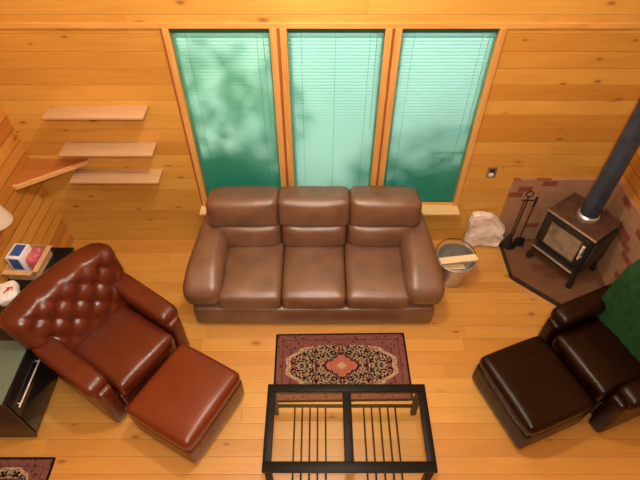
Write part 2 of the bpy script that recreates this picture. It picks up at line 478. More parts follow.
b = MB(); b.box(XL - 0.15, XR + 0.15, YF - 0.15, YB + 0.15, -0.15, 0); struct(b, 'floor', M['floor'])
b = MB(); b.box(XL - 0.15, XR + 0.15, YF - 0.15, YB + 0.15, ZC, ZC + 0.15); struct(b, 'ceiling', M['ceiling'])
b = MB()
b.box(XL - 0.15, XR + 0.15, YB, YB + 0.15, 0, WZ0); b.box(XL - 0.15, XR + 0.15, YB, YB + 0.15, WZ1, ZC)
xs = [XL - 0.15] + [v for w in WIN for v in w] + [XR + 0.15]
for i in range(0, len(xs), 2): b.box(xs[i], xs[i + 1], YB, YB + 0.15, WZ0, WZ1)
struct(b, 'wall_back', M['wall_x'])
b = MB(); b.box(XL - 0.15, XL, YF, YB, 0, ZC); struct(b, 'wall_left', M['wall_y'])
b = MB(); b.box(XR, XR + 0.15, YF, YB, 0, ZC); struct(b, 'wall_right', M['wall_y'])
b = MB(); b.box(XL - 0.15, XR + 0.15, YF - 0.15, YF, 0, ZC); struct(b, 'wall_front', M['wall_x'])

# window trim
b = MB()
for x0, x1 in ((WIN[0][0] - 0.045, WIN[0][0] + 0.004), (WIN[2][1] - 0.004, WIN[2][1] + 0.045)):
    b.box(x0, x1, YB - 0.022, YB + 0.0, WZ0 - 0.01, WZ1 + 0.01, 0.004)
for k in (0, 1):
    a, c = WIN[k][1], WIN[k + 1][0]
    b.box(a - 0.004, a + 0.050, YB - 0.022, YB, WZ0 - 0.01, WZ1 + 0.01, 0.004)
    b.box(c - 0.050, c + 0.004, YB - 0.022, YB, WZ0 - 0.01, WZ1 + 0.01, 0.004)
struct(b, 'trim_1', M['trim'])
b = MB()
for k in (0, 1):
    a, c = WIN[k][1], WIN[k + 1][0]
    b.box(a + 0.050, c - 0.050, YB - 0.012, YB, WZ0 - 0.01, WZ1 + 0.01)
b.box(WIN[0][0] - 0.062, WIN[0][0] - 0.045, YB - 0.012, YB, WZ0 - 0.01, WZ1 + 0.01)
struct(b, 'trim_2', M['jamb'])
b = MB(); b.box(XL, XR, YB - 0.020, YB, WZ1 + 0.006, WZ1 + 0.050, 0.004); struct(b, 'trim_3', M['trim_x'])
b = MB(); b.box(WIN[0][0] - 0.07, WIN[2][1] + 0.05, YB - 0.13, YB + 0.02, WZ0 - 0.035, WZ0 - 0.008, 0.006); struct(b, 'trim_4', M['sill'])
# windows and blinds
for k, (x0, x1) in enumerate(WIN):
    b = MB()
    y0, y1 = YB + 0.075, YB + 0.12
    b.box(x0, x0 + 0.025, y0, y1, WZ0, WZ1); b.box(x1 - 0.025, x1, y0, y1, WZ0, WZ1)
    b.box(x0 + 0.025, x1 - 0.025, y0, y1, WZ1 - 0.025, WZ1); b.box(x0 + 0.025, x1 - 0.025, y0, y1, WZ0, WZ0 + 0.025)
    w = struct(b, 'window_%d' % (k + 1), M['trim'])
    g_ = MB(); g_.box(x0 + 0.025, x1 - 0.025, y0 + 0.018, y0 + 0.024, WZ0 + 0.025, WZ1 - 0.025); g_.build('glass_pane', M['window_glass'], w, False)

BL = ['green venetian blind in the left window, darkest of the three', 'pale teal venetian blind in the middle window above the sofa', 'teal venetian blind in the right window, nearest the wood stove']
SLATS = 60
for k, (x0, x1) in enumerate(WIN):
    cx, hw = (x0 + x1) / 2, (x1 - x0) / 2 - 0.006
    root = thing('venetian_blind', BL[k], 'blind', (cx, YB + 0.042, WZ0), 0, 'venetian blinds in the three windows')
    H = WZ1 - WZ0
    h = MB(); h.box(-hw, hw, -0.018, 0.018, H - 0.045, H - 0.002, 0.003); h.build('headrail', M['headrail'], root)
    s = MB(); tilt = R(66)
    pitch = (H - 0.075) / SLATS
    for i in range(SLATS):
        z = 0.025 + pitch * (i + 0.5)
        open_ = (k == 2 and i == 21)
        def f(u, v, z=z, open_=open_):
            a = (v - 0.5) * 0.050
            bow = -0.003 * (1 - (2 * v - 1) ** 2)
            tl = tilt
            sag = 0.0
            if open_ and u > 0.62: sag = 0.010 * min(1, (u - 0.62) / 0.06)
            y = a * math.cos(tl) + bow * math.sin(tl)
            zz = a * math.sin(tl) - bow * math.cos(tl)
            return Vector(((u * 2 - 1) * hw, y, z + zz - sag))
        s.sheet(f, 8 if open_ else 1, 4)
    s.build('slats', M['slat'], root)
    h = MB(); h.box(-hw, hw, -0.012, 0.012, 0.003, 0.02, 0.003); h.build('bottom_rail', M['headrail'], root)
    for fx in (-0.72, 0.72) if k != 1 else (-0.72, 0.0, 0.72):
        c = MB(); c.tube([(hw * fx, -0.017, 0.02), (hw * fx, -0.017, H - 0.04)], 0.0014, 5); c.build('ladder_cord', M['cord'], root)
    c = MB(); c.tube([(hw * 0.86, -0.024, H - 0.04), (hw * 0.865, -0.024, 0.9)], 0.002, 6); c.build('lift_cord', M['cord'], root)

# ------------------------------------------------------------------ wall fittings
LS = ['pale floating shelf, topmost of three on the back wall left of the windows',
      'pale floating shelf, middle one of three on the back wall left of the windows',
      'pale floating shelf, lowest of three on the back wall left of the windows']
for (x0, x1, z), lab in zip(((-2.28, -1.45, 1.684), (-2.29, -1.47, 1.304), (-2.31, -1.49, 0.993)), LS):
    b = MB(); b.box(x0, x1, YB - 0.19, YB, z - 0.022, z, 0.004)
    tag(b.build('floating_shelf', M['pale_shelf']), lab, 'shelf', 'pale floating shelves')
root = thing('corner_shelf', 'triangular orange wood shelf in the corner of left and back walls', 'shelf', (XL, YB, 1.09))
b = MB(); b.prism([(0, 0), (0, -0.36), (0.03, -0.37), (0.53, -0.03), (0.53, 0)], 0, 0.028, 0.003); b.build('shelf_board', M['corner_shelf'], root, False)
b = MB(); b.prism([(0.0, -0.362), (0.0, -0.398), (0.034, -0.40), (0.55, -0.045), (0.545, -0.018), (0.53, -0.032), (0.03, -0.372)], -0.006, 0.034, 0.003); tag(b.build('edge_strip', M['corner_edge'], root, False), 'paler front edging')
root = thing('wall_outlet', 'small grey metal outlet plate on the wall right of the windows', 'outlet', (1.632, YB, 0.955))
b = MB(); b.box(-0.045, 0.045, -0.008, 0, -0.06, 0.06, 0.003); b.build('cover_plate', M['plate'], root)
for z in (0.026, -0.026):
    b = MB(); b.box(-0.022, 0.022, -0.012, -0.008, z - 0.018, z + 0.018, 0.004); b.build('socket', M['outlet_dark'] if z > 0 else M['white_plastic'], root)

# ------------------------------------------------------------------ sofa
root = thing('sofa', 'taupe brown leather three seat sofa under the windows', 'sofa', (-0.055, 2.565, 0))
L = M['sofa']
b = MB(); b.cushion((0, 0.50, 0.20), (2.08, 0.84, 0.30), 0.03, n=6); b.build('base_frame', L, root)
b = MB(); b.cushion((0, 0.075, 0.15), (2.20, 0.13, 0.245), 0.035, (0, 0.012, 0.0), n=16); b.build('front_rail', L, root)
SW = 0.575
for i in (-1, 0, 1):
    def seatfn(p, q, i=i):
        q = q.copy()
        q.z += 0.007 * noise.noise(Vector((q.x * 5 + i * 9, q.y * 5, 0)))
        if p[1] < -0.3: q.z -= 0.02 * ((-p[1] - 0.3) / 0.7) ** 2
        return q
    b = MB(); b.cushion((i * SW, 0.35, 0.370), (SW - 0.002, 0.68, 0.19), 0.05, (0.0, 0.016, 0.022), n=16, fn=seatfn)
    b.build('seat_cushion', L, root)
    lean = T(0, 0.585, 0.42) @ RX(R(-9))
    def lum(p, q, i=i):
        q = q.copy(); q.z += 0.01 * noise.noise(Vector((q.x * 5 + i * 7, q.z * 6, 3)))
        return q
    bw = SW * 1.08
    b = MB(); b.cushion((i * bw, 0.13, 0.155), (bw - 0.002, 0.24, 0.30), 0.075, (0, 0.04, 0.0), n=16, m=lean, fn=lum)
    b.build('back_cushion', L, root)
    hw_ = SW * 1.14
    def topf(p, q, i=i):
        q = q.copy()
        if i != 0 and p[0] * i > 0.2 and p[2] > 0: q.z -= 0.045 * ((p[0] * i - 0.2) / 0.8) ** 3 * p[2]
        q.z += 0.006 * noise.noise(Vector((q.x * 6 + i * 3, q.z * 6, 8)))
        return q
    b = MB(); b.cushion((i * hw_, 0.15, 0.415), (hw_ + 0.004, 0.27, 0.31), 0.055, (0, 0.045, 0.004), n=18, m=lean, fn=topf)
    b.build('head_cushion', L, root)
b = MB(); b.cushion((0, 0.86, 0.46), (1.94, 0.10, 0.78), 0.05, n=8, m=None); b.build('back_panel', L, root)
for s in (-1, 1):
    def armfn(p, q, s=s):
        q = q.copy()
        t = max(0.0, (p[1] + 1) / 2)          # 0 front, 1 back
        q.z += 0.065 * t * (0.5 + 0.5 * p[2])
        if p[1] < -0.3: q.z -= 0.085 * ((-p[1] - 0.3) / 0.7) ** 2 * (0.5 + 0.5 * p[2])
        if p[0] * s > 0: q.x -= s * p[0] * s * 0.11 * t ** 1.3
        q.z += 0.006 * noise.noise(q * 6)
        return q
    b = MB(); b.cushion((s * 0.985, 0.465, 0.475), (0.335, 0.93, 0.27), 0.085, (0.012, 0.015, 0.025), n=20, fn=armfn)
    b.build('arm_pad', L, root)
    b = MB(); b.cushion((s * 0.975, 0.49, 0.225), (0.27, 0.84, 0.40), 0.045, (0.01, 0.012, 0), n=10); b.build('arm', L, root)
for sx in (-1, 1):
    for y in (0.09, 0.86):
        b = MB(); b.lathe([(0, 0), (0.024, 0), (0.032, 0.06), (0, 0.06)], 12, T(sx * 0.99, y, 0)); b.build('leg', M['wood_leg'], root)

# ------------------------------------------------------------------ recliners and ottomans (front = local -Y)
def recliner(label, loc, rz, body, seat, BWID=0.80, BY=0.20, BD=0.22, LEAN=19, SHORT=0.0):
    root = thing('armchair', label, 'armchair', loc, rz, None)
    W = 0.86
    b = MB(); b.cushion((0, SHORT / 2, 0.20), (0.60, 0.66 - SHORT, 0.26), 0.03, n=8); b.build('base_frame', body, root)
    b = MB(); b.cushion((0, -0.345 + SHORT, 0.21), (0.59, 0.05, 0.22), 0.02, (0, 0.01, 0), n=8); b.build('front_panel', body, root)
    def sf(p, q):
        q = q.copy()
        q.z += 0.004 * noise.noise(Vector((q.x * 6, q.y * 6, 2)))
        return q
    b = MB(); b.cushion((0, -0.115 + SHORT / 2, 0.40), (0.575, 0.60 - SHORT, 0.16), 0.045, (0, 0.015, 0.028), n=18, fn=sf); st = b.build('seat_cushion', seat, root)
    for s in (-1, 1):
        b = MB(); b.cushion((s * 0.365, -0.015 + SHORT / 4, 0.29), (0.125, 0.71 - SHORT / 2, 0.48), 0.03, (0.010, 0.006, 0), n=10); arm = b.build('arm', body, root)
        def rollfn(p, q, s=s):
            q = q.copy(); t = (p[1] + 1) / 2
            q.z += 0.05 * t * t
            if p[1] < -0.2: q.z -= 0.025 * ((-p[1] - 0.2) / 0.8) ** 2
            return q
        b = MB(); b.cushion((s * 0.375, 0.005 + SHORT / 4, 0.555), (0.175, 0.66 - SHORT / 2, 0.135), 0.048, (0.006, 0.006, 0.006), n=16, fn=rollfn); b.build('arm_roll', body, arm)
    # tufted back: local x across, y depth (front -), z up
    lean = T(0, BY, 0.40) @ RX(R(-LEAN))
    btn = []
    for r_, (z, xs_) in enumerate(((0.00, (-0.20, 0, 0.20)), (0.10, (-0.30, -0.10, 0.10, 0.30)), (-0.10, (-0.30, -0.10, 0.10, 0.30)))):
        for x in xs_: btn.append((x, z + 0.05))
    def backfn(p, q):
        q = q.copy()
        top = p[2]
        if top > 0.35:                       # domed crown, rolled back over the top
            k = (top - 0.35) / 0.65
            q.z -= 0.075 * (abs(p[0]) ** 2.6) * k
            q.y += 0.045 * k * k
            if p[1] < 0: q.y -= 0.03 * k * (1 - k) * 3
        q.x *= 1.0 + 0.055 * max(0, min(1, (top + 0.3))) - 0.17 * max(0, min(1, (-top - 0.05) * 2))
        if p[1] < -0.2:
            fade = max(0.0, 1 - abs(p[0]) ** 6) * max(0.0, 1 - abs(p[2] + 0.05) ** 6)
            d = 0.0
            for (x, z) in btn:
                rr = (q.x - x) ** 2 + (q.z - z) ** 2
                d += math.exp(-rr / 0.0011)
            u = q.x / 0.20; v = (q.z - 0.05) / 0.20
            cre = abs(math.sin(PI * (u + v))) * abs(math.sin(PI * (u - v)))
            q.y += fade * (0.026 * min(1, d) - 0.019 * (cre ** 0.6))
        return q
    b = MB(); b.cushion((0, 0.08, 0.325), (BWID, BD, 0.68), 0.085, (0, 0.02, 0.0), n=64, m=lean, fn=backfn)
    back = b.build('backrest', body, root, True, 80)
    for (x, z) in btn:
        b = MB(); b.cushion((x * 1.04, 0.08 - BD / 2 + 0.009, 0.325 + z), (0.026, 0.016, 0.026), 0.008, n=6, m=lean); b.build('tuft_button', body, back)
    for sx in (-1, 1):
        for y in (-0.31 + SHORT, 0.28):
            b = MB(); b.lathe([(0, 0), (0.020, 0), (0.030, 0.07), (0, 0.07)], 12, T(sx * 0.33, y, 0)); b.build('leg', M['wood_leg'], root)
    return root

def ottoman(label, loc, rz, body, seat):
    root = thing('ottoman', label, 'ottoman', loc, rz)
    b = MB(); b.cushion((0, 0, 0.185), (0.665, 0.60, 0.25), 0.025, (0.006, 0.006, 0), n=10); b.build('base_frame', body, root)
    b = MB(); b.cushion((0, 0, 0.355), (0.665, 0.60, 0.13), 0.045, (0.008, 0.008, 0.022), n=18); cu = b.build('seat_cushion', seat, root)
    pts = []
    for k in range(49):
        a = 2 * PI * k / 48
        c, s = math.cos(a), math.sin(a)
        e = 0.28
        pts.append((math.copysign(abs(c) ** e, c) * 0.333, math.copysign(abs(s) ** e, s) * 0.300, 0.30))
    b = MB(); b.tube(pts, 0.007, 8, False); b.build('piping', body, cu)
    for sx in (-1, 1):
        for y in (-0.25, 0.25):
            b = MB(); b.lathe([(0, 0), (0.020, 0), (0.028, 0.065), (0, 0.065)], 12, T(sx * 0.28, y, 0)); b.build('leg', M['wood_leg'], root)
    return root

recliner('rust brown leather armchair with button tufted back, beside the black console', (-1.70, 2.17, 0), R(57), M['rust'], M['rust'], 0.94, 0.15, 0.19, 24)
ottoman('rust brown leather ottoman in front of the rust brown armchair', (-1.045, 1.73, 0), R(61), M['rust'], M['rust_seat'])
recliner('dark chocolate leather armchair with green throw over its back, at right', (2.36, 2.05, 0), R(-69), M['dark'], M['dark'], 0.66, 0.14, 0.13, 6, 0.06)
ottoman('dark chocolate leather ottoman in front of the dark armchair', (1.69, 1.822, 0), R(-68.5), M['dark'], M['dark'])

# green throw draped over the dark armchair's back
def throw_fn(u, v):
    # u across, v along: front bottom -> over the top -> down the rear
    x = (u - 0.5) * 0.735
    path = [(-0.060, 0.08), (-0.056, 0.35), (-0.055, 0.52), (-0.035, 0.66), (0.03, 0.735), (0.11, 0.745), (0.170, 0.69), (0.175, 0.55), (0.173, 0.35)]
    t = v * (len(path) - 1); i = min(int(t), len(path) - 2); f = t - i
    y = path[i][0] * (1 - f) + path[i + 1][0] * f
    z = path[i][1] * (1 - f) + path[i + 1][1] * f
    e = abs(2 * u - 1)
    fold = 0.012 * math.sin(u * 23 + v * 2) + 0.014 * noise.noise(Vector((u * 5, v * 5, 1)))
    if v < 0.55: y -= abs(fold)
    z -= 0.05 * e ** 3 * (1 if z > 0.6 else 0.3)
    return Vector((x, y, z))
b = MB(); b.sheet(throw_fn, 40, 48, 0.006, T(0, 0.14, 0.40) @ RX(R(-6)))
o = b.build('throw_blanket', M['green_throw']); o.location = (2.36, 2.05, 0); o.rotation_euler = (0, 0, R(-69))
tag(o, 'green throw blanket draped over the back of the dark armchair', 'blanket')

# ------------------------------------------------------------------ coffee table
TX, TY = 0.2025, 1.446
root = thing('coffee_table', 'black framed coffee table with two glass panes and slatted lower shelf', 'coffee table', (TX, TY, 0))
hx, hy = 0.60, 0.320
K = M['black_wood']
b = MB()
b.box(-hx, hx, -hy, -hy + 0.07, 0.415, 0.45, 0.004); b.box(-hx, hx, hy - 0.06, hy, 0.415, 0.45, 0.004)
b.box(-hx, -hx + 0.06, -hy + 0.07, hy - 0.06, 0.415, 0.45, 0.004); b.box(hx - 0.06, hx, -hy + 0.07, hy - 0.06, 0.415, 0.45, 0.004)
b.box(-0.032, 0.032, -hy + 0.07, hy - 0.06, 0.415, 0.449, 0.004)
b.build('top_frame', K, root)
for x0, x1 in ((-hx + 0.055, -0.028), (0.028, hx - 0.055)):
    b = MB(); b.box(x0, x1, -hy + 0.065, hy - 0.055, 0.432, 0.440); b.build('glass_pane', M['table_glass'], root, False)
for sx in (-1, 1):
    for sy in (-1, 1):
        b = MB(); b.box(sx * 0.565 - 0.022, sx * 0.565 + 0.022, sy * 0.286 - 0.022, sy * 0.286 + 0.022, 0, 0.416, 0.003); b.build('leg', K, root)
for y in (0.286, -0.286):
    b = MB(); b.box(-0.545, 0.545, y - 0.010, y + 0.010, 0.375, 0.415); b.build('apron', K, root)
for sy in (-1, 1):
    b = MB(); b.box(-0.545, 0.545, sy * 0.294 - 0.011, sy * 0.294 + 0.011, 0.105, 0.13, 0.002); b.build('shelf_rail', K, root)
for x in (-0.405, -0.345, -0.283, -0.222, -0.158, 0.150, 0.213, 0.280, 0.345, 0.405):
    b = MB(); b.box(x - 0.0065, x + 0.0065, -0.284, 0.284, 0.110, 0.124, 0.002); b.build('shelf_slat', K, root)

# ------------------------------------------------------------------ rugs
def rug(label, loc, rz, hx, hy):
    b = MB()
    b.cushion((0, 0, 0.005), (hx * 2, hy * 2, 0.010), 0.004, n=8)
    o = b.build('area_rug', rug_mat('oriental rug pile', hx, hy)); o.location = loc; o.rotation_euler = (0, 0, rz)
    return tag(o, label, 'rug')
rug('red oriental rug with black medallion field, in front of the sofa', (0.192, 2.16, 0), R(0.8), 0.595, 0.332)
rug('red oriental rug at the lower left, in front of the black console', (-2.36, 0.98, 0), R(90), 0.395, 0.305)

# ------------------------------------------------------------------ console and what stands on it
CX = -2.25
root = thing('media_console', 'low black lacquered console along the left wall', 'console', (XL + 0.01, 1.52, 0))
cw = CX - XL - 0.01; cl = 1.49
b = MB(); b.box(0, cw, 0, 0.02, 0.03, 0.60, 0.002); tag(b.build('end_panel', M['console_end'], root), 'dark brown end panel')
b = MB(); b.box(0, cw - 0.02, 0.02, cl - 0.02, 0.03, 0.60); b.box(0, cw, cl - 0.02, cl, 0.03, 0.60); b.build('carcass', M['black_wood'], root, False)
b = MB(); b.box(-0.005, cw + 0.006, -0.01, cl + 0.005, 0.60, 0.622, 0.003); b.build('top_panel', M['black_gloss'], root)
b = MB(); b.box(0.02, cw - 0.04, 0.04, cl - 0.04, 0, 0.03); b.build('plinth', M['black_wood'], root, False)
for i in range(3):
    y0 = 0.03 + i * 0.478
    b = MB(); b.box(cw - 0.02, cw, y0, y0 + 0.472, 0.36, 0.59, 0.003); d = b.build('drawer', M['black_gloss'], root)
    b = MB(); b.tube([(cw + 0.022, y0 + 0.03, 0.45), (cw + 0.022, y0 + 0.44, 0.45)], 0.006, 10)
    for yy in (0.06, 0.41): b.tube([(cw - 0.002, y0 + yy, 0.45), (cw + 0.022, y0 + yy, 0.45)], 0.005, 8)
    tag(b.build('handle', M['chrome'], d), 'long chrome bar handle')
    b = MB(); b.box(cw - 0.02, cw, y0, y0 + 0.472, 0.05, 0.352, 0.003); b.build('door', M['black_gloss'], root)
CZ = 0.622
b = MB(); b.box(-0.20, 0.20, -0.30, 0.22, 0, 0.006, 0.002)
o = b.build('desk_mat', M['mat_grey']); o.location = (-2.452, 1.82, CZ); tag(o, 'flat grey green mat on the front end of the black console', 'mat')

root = thing('cardboard_box', 'open tan cardboard box on the console behind the rust armchair', 'box', (-2.535, 2.79, CZ), R(-3))
b = MB(); b.box(-0.125, 0.125, -0.15, 0.15, 0, 0.006)
b.box(-0.125, 0.125, -0.15, -0.144, 0, 0.12); b.box(-0.125, 0.125, 0.144, 0.15, 0, 0.12); b.box(-0.125, -0.119, -0.15, 0.15, 0, 0.12); b.box(0.119, 0.125, -0.15, 0.15, 0, 0.12)
b.box(0.125, 0.165, -0.15, 0.15, 0.115, 0.12); b.box(-0.125, 0.125, -0.19, -0.15, 0.115, 0.12)
b.build('box_body', M['card'], root, False)
root = thing('carton', 'white carton with a blue panel in the tan cardboard box', 'carton', (-2.575, 2.79, CZ + 0.0065), R(-5))
b = MB(); b.box(-0.065, 0.065, -0.085, 0.085, 0, 0.20, 0.003); b.build('carton_body', M['white_box'], root)
b = MB(); b.box(-0.042, 0.047, -0.055, 0.070, 0.199, 0.2015); b.box(-0.042, 0.047, -0.0875, -0.084, 0.06, 0.19); b.build('blue_panel', M['blue'], root, False)
def crumple(p, q, amp=0.012, s=22, seed=0):
    return q + Vector((noise.noise(q * s + Vector((seed, 0, 0))), noise.noise(q * s + Vector((0, seed + 5, 0))), noise.noise(q * s + Vector((9, 0, seed))))) * amp
b = MB(); b.cushion((0, 0, 0.08), (0.07, 0.15, 0.15), 0.02, (0.01, 0.01, 0.0), n=14, fn=lambda p, q: crumple(p, q, 0.01, 25, 3))
o = b.build('snack_packet', M['pink']); o.location = (-2.465, 2.80, CZ + 0.007); o.rotation_euler = (0, 0, R(-12)); tag(o, 'pink wrapped packet beside the white carton in the tan box', 'packet')
root = thing('snack_bag', 'crumpled white bag with red print on the console left of the armchair back', 'bag', (-2.57, 2.45, CZ + 0.011), R(25))
b = MB(); b.cushion((0, 0, 0.05), (0.16, 0.20, 0.09), 0.035, (0, 0, 0.015), n=18, fn=lambda p, q: crumple(p, q, 0.012, 20, 1) if q.z > -0.03 else q); b.build('bag_body', M['white_box'], root)
b = MB(); b.cushion((0.02, -0.01, 0.103), (0.075, 0.055, 0.012), 0.004, n=8, fn=lambda p, q: crumple(p, q, 0.006, 20, 1)); b.build('red_print', M['red'], root)
root = thing('wall_lamp', 'cream shaded wall lamp at the left edge above the tan box', 'lamp', (XL, 2.75, 1.22))
b = MB(); b.lathe([(0, 0), (0.05, 0), (0.045, 0.015), (0, 0.018)], 24, RY(PI / 2)); b.build('wall_plate', M['brass'], root)
b = MB(); b.tube([(0.015, 0, 0), (0.08, 0, -0.03), (0.14, 0, -0.02), (0.155, 0, 0.03)], 0.008, 10); b.build('bracket_arm', M['brass'], root)
b = MB(); b.lathe([(0.115, 0.0), (0.075, 0.17), (0.072, 0.17), (0.112, 0.0)], 28, T(0.155, 0, 0.0)); b.build('lamp_shade', M['shade'], root)

# ------------------------------------------------------------------ hearth and stove
HX = 1.95
b = MB(); b.prism([(HX, YB), (HX, 3.15), (2.335, 2.79), (XR, 2.79 - (XR - 2.335) * 0.95), (XR, YB)], 0, 0.045, 0.0)
hearth = thing('hearth_pad', 'low brick hearth pad in the corner under the wood stove', 'hearth')
b.build('brick_paving', M['hearth_floor'], hearth, False)
b = MB()
pl = [(HX, YB - 0.03), (HX, 3.15), (2.335, 2.79), (XR, 2.79 - (XR - 2.335) * 0.95)]
for (p, q) in zip(pl[:-1], pl[1:]):
    d = Vector((q[0] - p[0], q[1] - p[1])); n = Vector((-d.y, d.x)).normalized()
    if n.x > 0: n = -n
    b.prism([p, q, (q[0] + n.x * 0.014, q[1] + n.y * 0.014), (p[0] + n.x * 0.014, p[1] + n.y * 0.014)], 0, 0.05)
tag(b.build('edge_trim_shadow', M['soot_wood'], hearth, False), 'black edge strip, also standing in for the edge shadow')  # black edging doubles as the painted shadow along the hearth
shield = thing('brick_heat_shield', 'reddish brown brick wall panel in the corner behind the stove', 'brick panel', (0, 0, 0))
b = MB(); b.box(1.865, XR - 0.0, YB - 0.03, YB, 0.046, 0.885, 0.003); b.build('back_panel', M['brick_back'], shield, False)
b = MB(); b.box(XR - 0.03, XR, 2.35, YB - 0.03, 0.046, 0.885, 0.003); b.build('side_panel', M['brick_side'], shield, False)

HZ = 0.045
SA = math.atan2(-0.437, 0.308)
root = thing('wood_stove', 'black cast iron wood stove with glass door on the brick hearth', 'stove', (2.485, 3.315, HZ + 0.0055), SA)
I = M['iron']                                # local: x along the front (to the right), y to the rear, front at -y
sw, sd = 0.26, 0.20
b = MB(); b.box(-sw + 0.02, sw - 0.02, -sd + 0.02, sd - 0.01, 0.20, 0.655, 0.012); b.build('firebox', I, root)
b = MB(); b.box(-sw, sw, -sd - 0.005, sd, 0.655, 0.685, 0.006); b.build('top_plate', M['iron_top'], root)
b = MB(); b.box(-sw, sw, -sd - 0.010, -sd - 0.001, 0.658, 0.680, 0.003); tag(b.build('top_edge_highlight', M['steel'], root), 'bright strip standing in for the front edge highlight')  # bright strip stands in for the highlight along the plate's edge
b = MB(); b.box(-0.225, 0.225, -sd - 0.01, -sd + 0.02, 0.265, 0.64, 0.012); door = b.build('door', I, root)
b = MB(); b.box(-0.175, 0.165, -sd - 0.014, -sd - 0.010, 0.305, 0.595, 0.0015); b.build('glass_pane', M['stove_glass'], door, False)
b = MB()
for x0, x1, z0, z1 in ((-0.195, 0.185, 0.285, 0.31), (-0.195, 0.185, 0.59, 0.615), (-0.195, -0.17, 0.31, 0.59), (0.16, 0.185, 0.31, 0.59)):
    b.box(x0, x1, -sd - 0.022, -sd - 0.010, z0, z1, 0.003)
b.build('glass_frame', I, door)
b = MB(); b.tube([(0.205, -sd - 0.01, 0.43), (0.205, -sd - 0.06, 0.43), (0.205, -sd - 0.065, 0.52)], 0.009, 10); b.tube([(0.205, -sd - 0.065, 0.52), (0.205, -sd - 0.065, 0.60)], 0.014, 10); tag(b.build('handle', M['chrome'], door), 'bright coil handle')
b = MB(); b.box(-0.225, 0.225, -sd - 0.07, -sd + 0.03, 0.235, 0.255, 0.005); ash = b.build('ash_shelf', I, root)
b = MB(); b.box(-0.225, 0.225, -sd - 0.076, -sd - 0.069, 0.235, 0.26, 0.002); b.build('shelf_lip', M['steel'], ash)
for sx in (-1, 1):
    b = MB(); b.box(sx * (sw - 0.004) - 0.016, sx * (sw - 0.004) + 0.016, -sd + 0.04, sd - 0.03, 0.23, 0.61, 0.004); b.build('side_shield', I, root)
for sx in (-1, 1):
    for sy in (-1, 1):
        b = MB()
        b.tube([(sx * 0.205, sy * 0.155, 0.21), (sx * 0.235, sy * 0.185, 0.10), (sx * 0.245, sy * 0.195, 0.0)], [0.045, 0.026, 0.030], 10)
        b.build('leg', I, root)
root = thing('stove_pipe', 'blue grey stove pipe rising from the wood stove to the ceiling', 'stove pipe', (2.50, 3.305, HZ + 0.685))
b = MB(); b.lathe([(0, 0.01), (0.082, 0.01), (0.082, 4.60), (0, 4.60)], 32); b.build('pipe', M['pipe'], root)
b = MB(); b.lathe([(0.083, 0.0), (0.098, 0.0), (0.098, 0.035), (0.084, 0.05), (0.083, 0.05)], 32); tag(b.build('collar', M['steel'], root), 'pale steel collar')
for z in (1.2, 2.4, 3.6):
    b = MB(); b.lathe([(0.082, z), (0.0855, z + 0.004), (0.0855, z + 0.03), (0.082, z + 0.034)], 32); b.build('joint_band', M['pipe'], root)

# fireplace tools hanging on a small stand against the brick
root = thing('tool_stand', 'thin black fireplace tool stand against the brick left of the stove', 'tool stand', (2.02, 3.56, HZ), R(0))
b = MB(); b.lathe([(0, 0), (0.07, 0), (0.07, 0.008), (0.02, 0.02), (0, 0.02)], 24); b.build('base', M['soot_wood'], root)
b = MB(); b.tube([(0, 0, 0.015), (0, 0, 0.70)], 0.007, 8); b.build('post', M['soot_wood'], root)
b = MB(); b.tube([(-0.05, 0, 0.655), (0.07, 0, 0.655)], 0.006, 8); b.tube([(0.07, 0, 0.655), (0.07, -0.012, 0.67)], 0.005, 8); b.tube([(-0.05, 0, 0.655), (-0.05, -0.012, 0.67)], 0.005, 8); b.build('crossbar', M['soot_wood'], root)
b = MB(); b.tube([(0.035 * math.cos(a), 0, 0.735 + 0.035 * math.sin(a)) for a in [2 * PI * k / 20 for k in range(21)]], 0.006, 8, False); b.build('ring_handle', M['soot_wood'], root)
root = thing('hearth_shovel', 'black hearth shovel hanging on the fireplace tool stand', 'shovel', (2.09, 3.535, HZ))
b = MB(); b.tube([(0, 0, 0.14), (0, 0, 0.70)], 0.0055, 8); b.tube([(0, 0, 0.60), (0, 0, 0.72)], 0.011, 8); b.build('handle', M['soot_wood'], root)
b = MB(); b.box(-0.045, 0.045, -0.012, -0.004, 0.03, 0.16, 0.003); b.box(-0.05, -0.043, -0.03, -0.004, 0.03, 0.14); b.box(0.043, 0.05, -0.03, -0.004, 0.03, 0.14); b.build('pan', M['soot_wood'], root)
root = thing('hearth_brush', 'black hearth brush hanging on the left of the tool stand', 'brush', (1.975, 3.525, HZ))
b = MB(); b.tube([(0, 0, 0.18), (0, 0, 0.70)], 0.0055, 8); b.build('handle', M['soot_wood'], root)
b = MB(); b.lathe([(0, 0.20), (0.016, 0.20), (0.03, 0.16), (0.042, 0.04), (0, 0.03)], 16); b.build('bristles', M['bristle'], root)

# ------------------------------------------------------------------ bucket, firewood, paper
root = thing('bucket', 'galvanised steel bucket holding firewood, right of the sofa', 'bucket', (1.335, 3.165, 0))
b = MB(); b.lathe([(0, 0.0), (0.135, 0.0), (0.142, 0.01), (0.185, 0.30), (0.191, 0.303), (0.191, 0.313), (0.182, 0.313), (0.138, 0.018), (0, 0.018)], 40); b.build('bucket_body', M['steel'], root)
b = MB(); b.tube([(0.192 * math.cos(a), 0.192 * math.sin(a), 0.308) for a in [2 * PI * k / 40 for k in range(41)]], 0.006, 8, False); b.build('rim', M['steel'], root)
for s in (-1, 1):
    b = MB(); b.box(s * 0.186 - 0.006, s * 0.186 + 0.008, -0.02, 0.02, 0.25, 0.30, 0.003); b.build('handle_lug', M['steel'], root)
b = MB(); b.tube([(0.194 * math.cos(a), 0.03 + 0.194 * math.sin(a), 0.315 + 0.02 * math.sin(a)) for a in [PI * k / 24 for k in range(25)]], 0.004, 8); b.build('bail_handle', M['iron'], root)
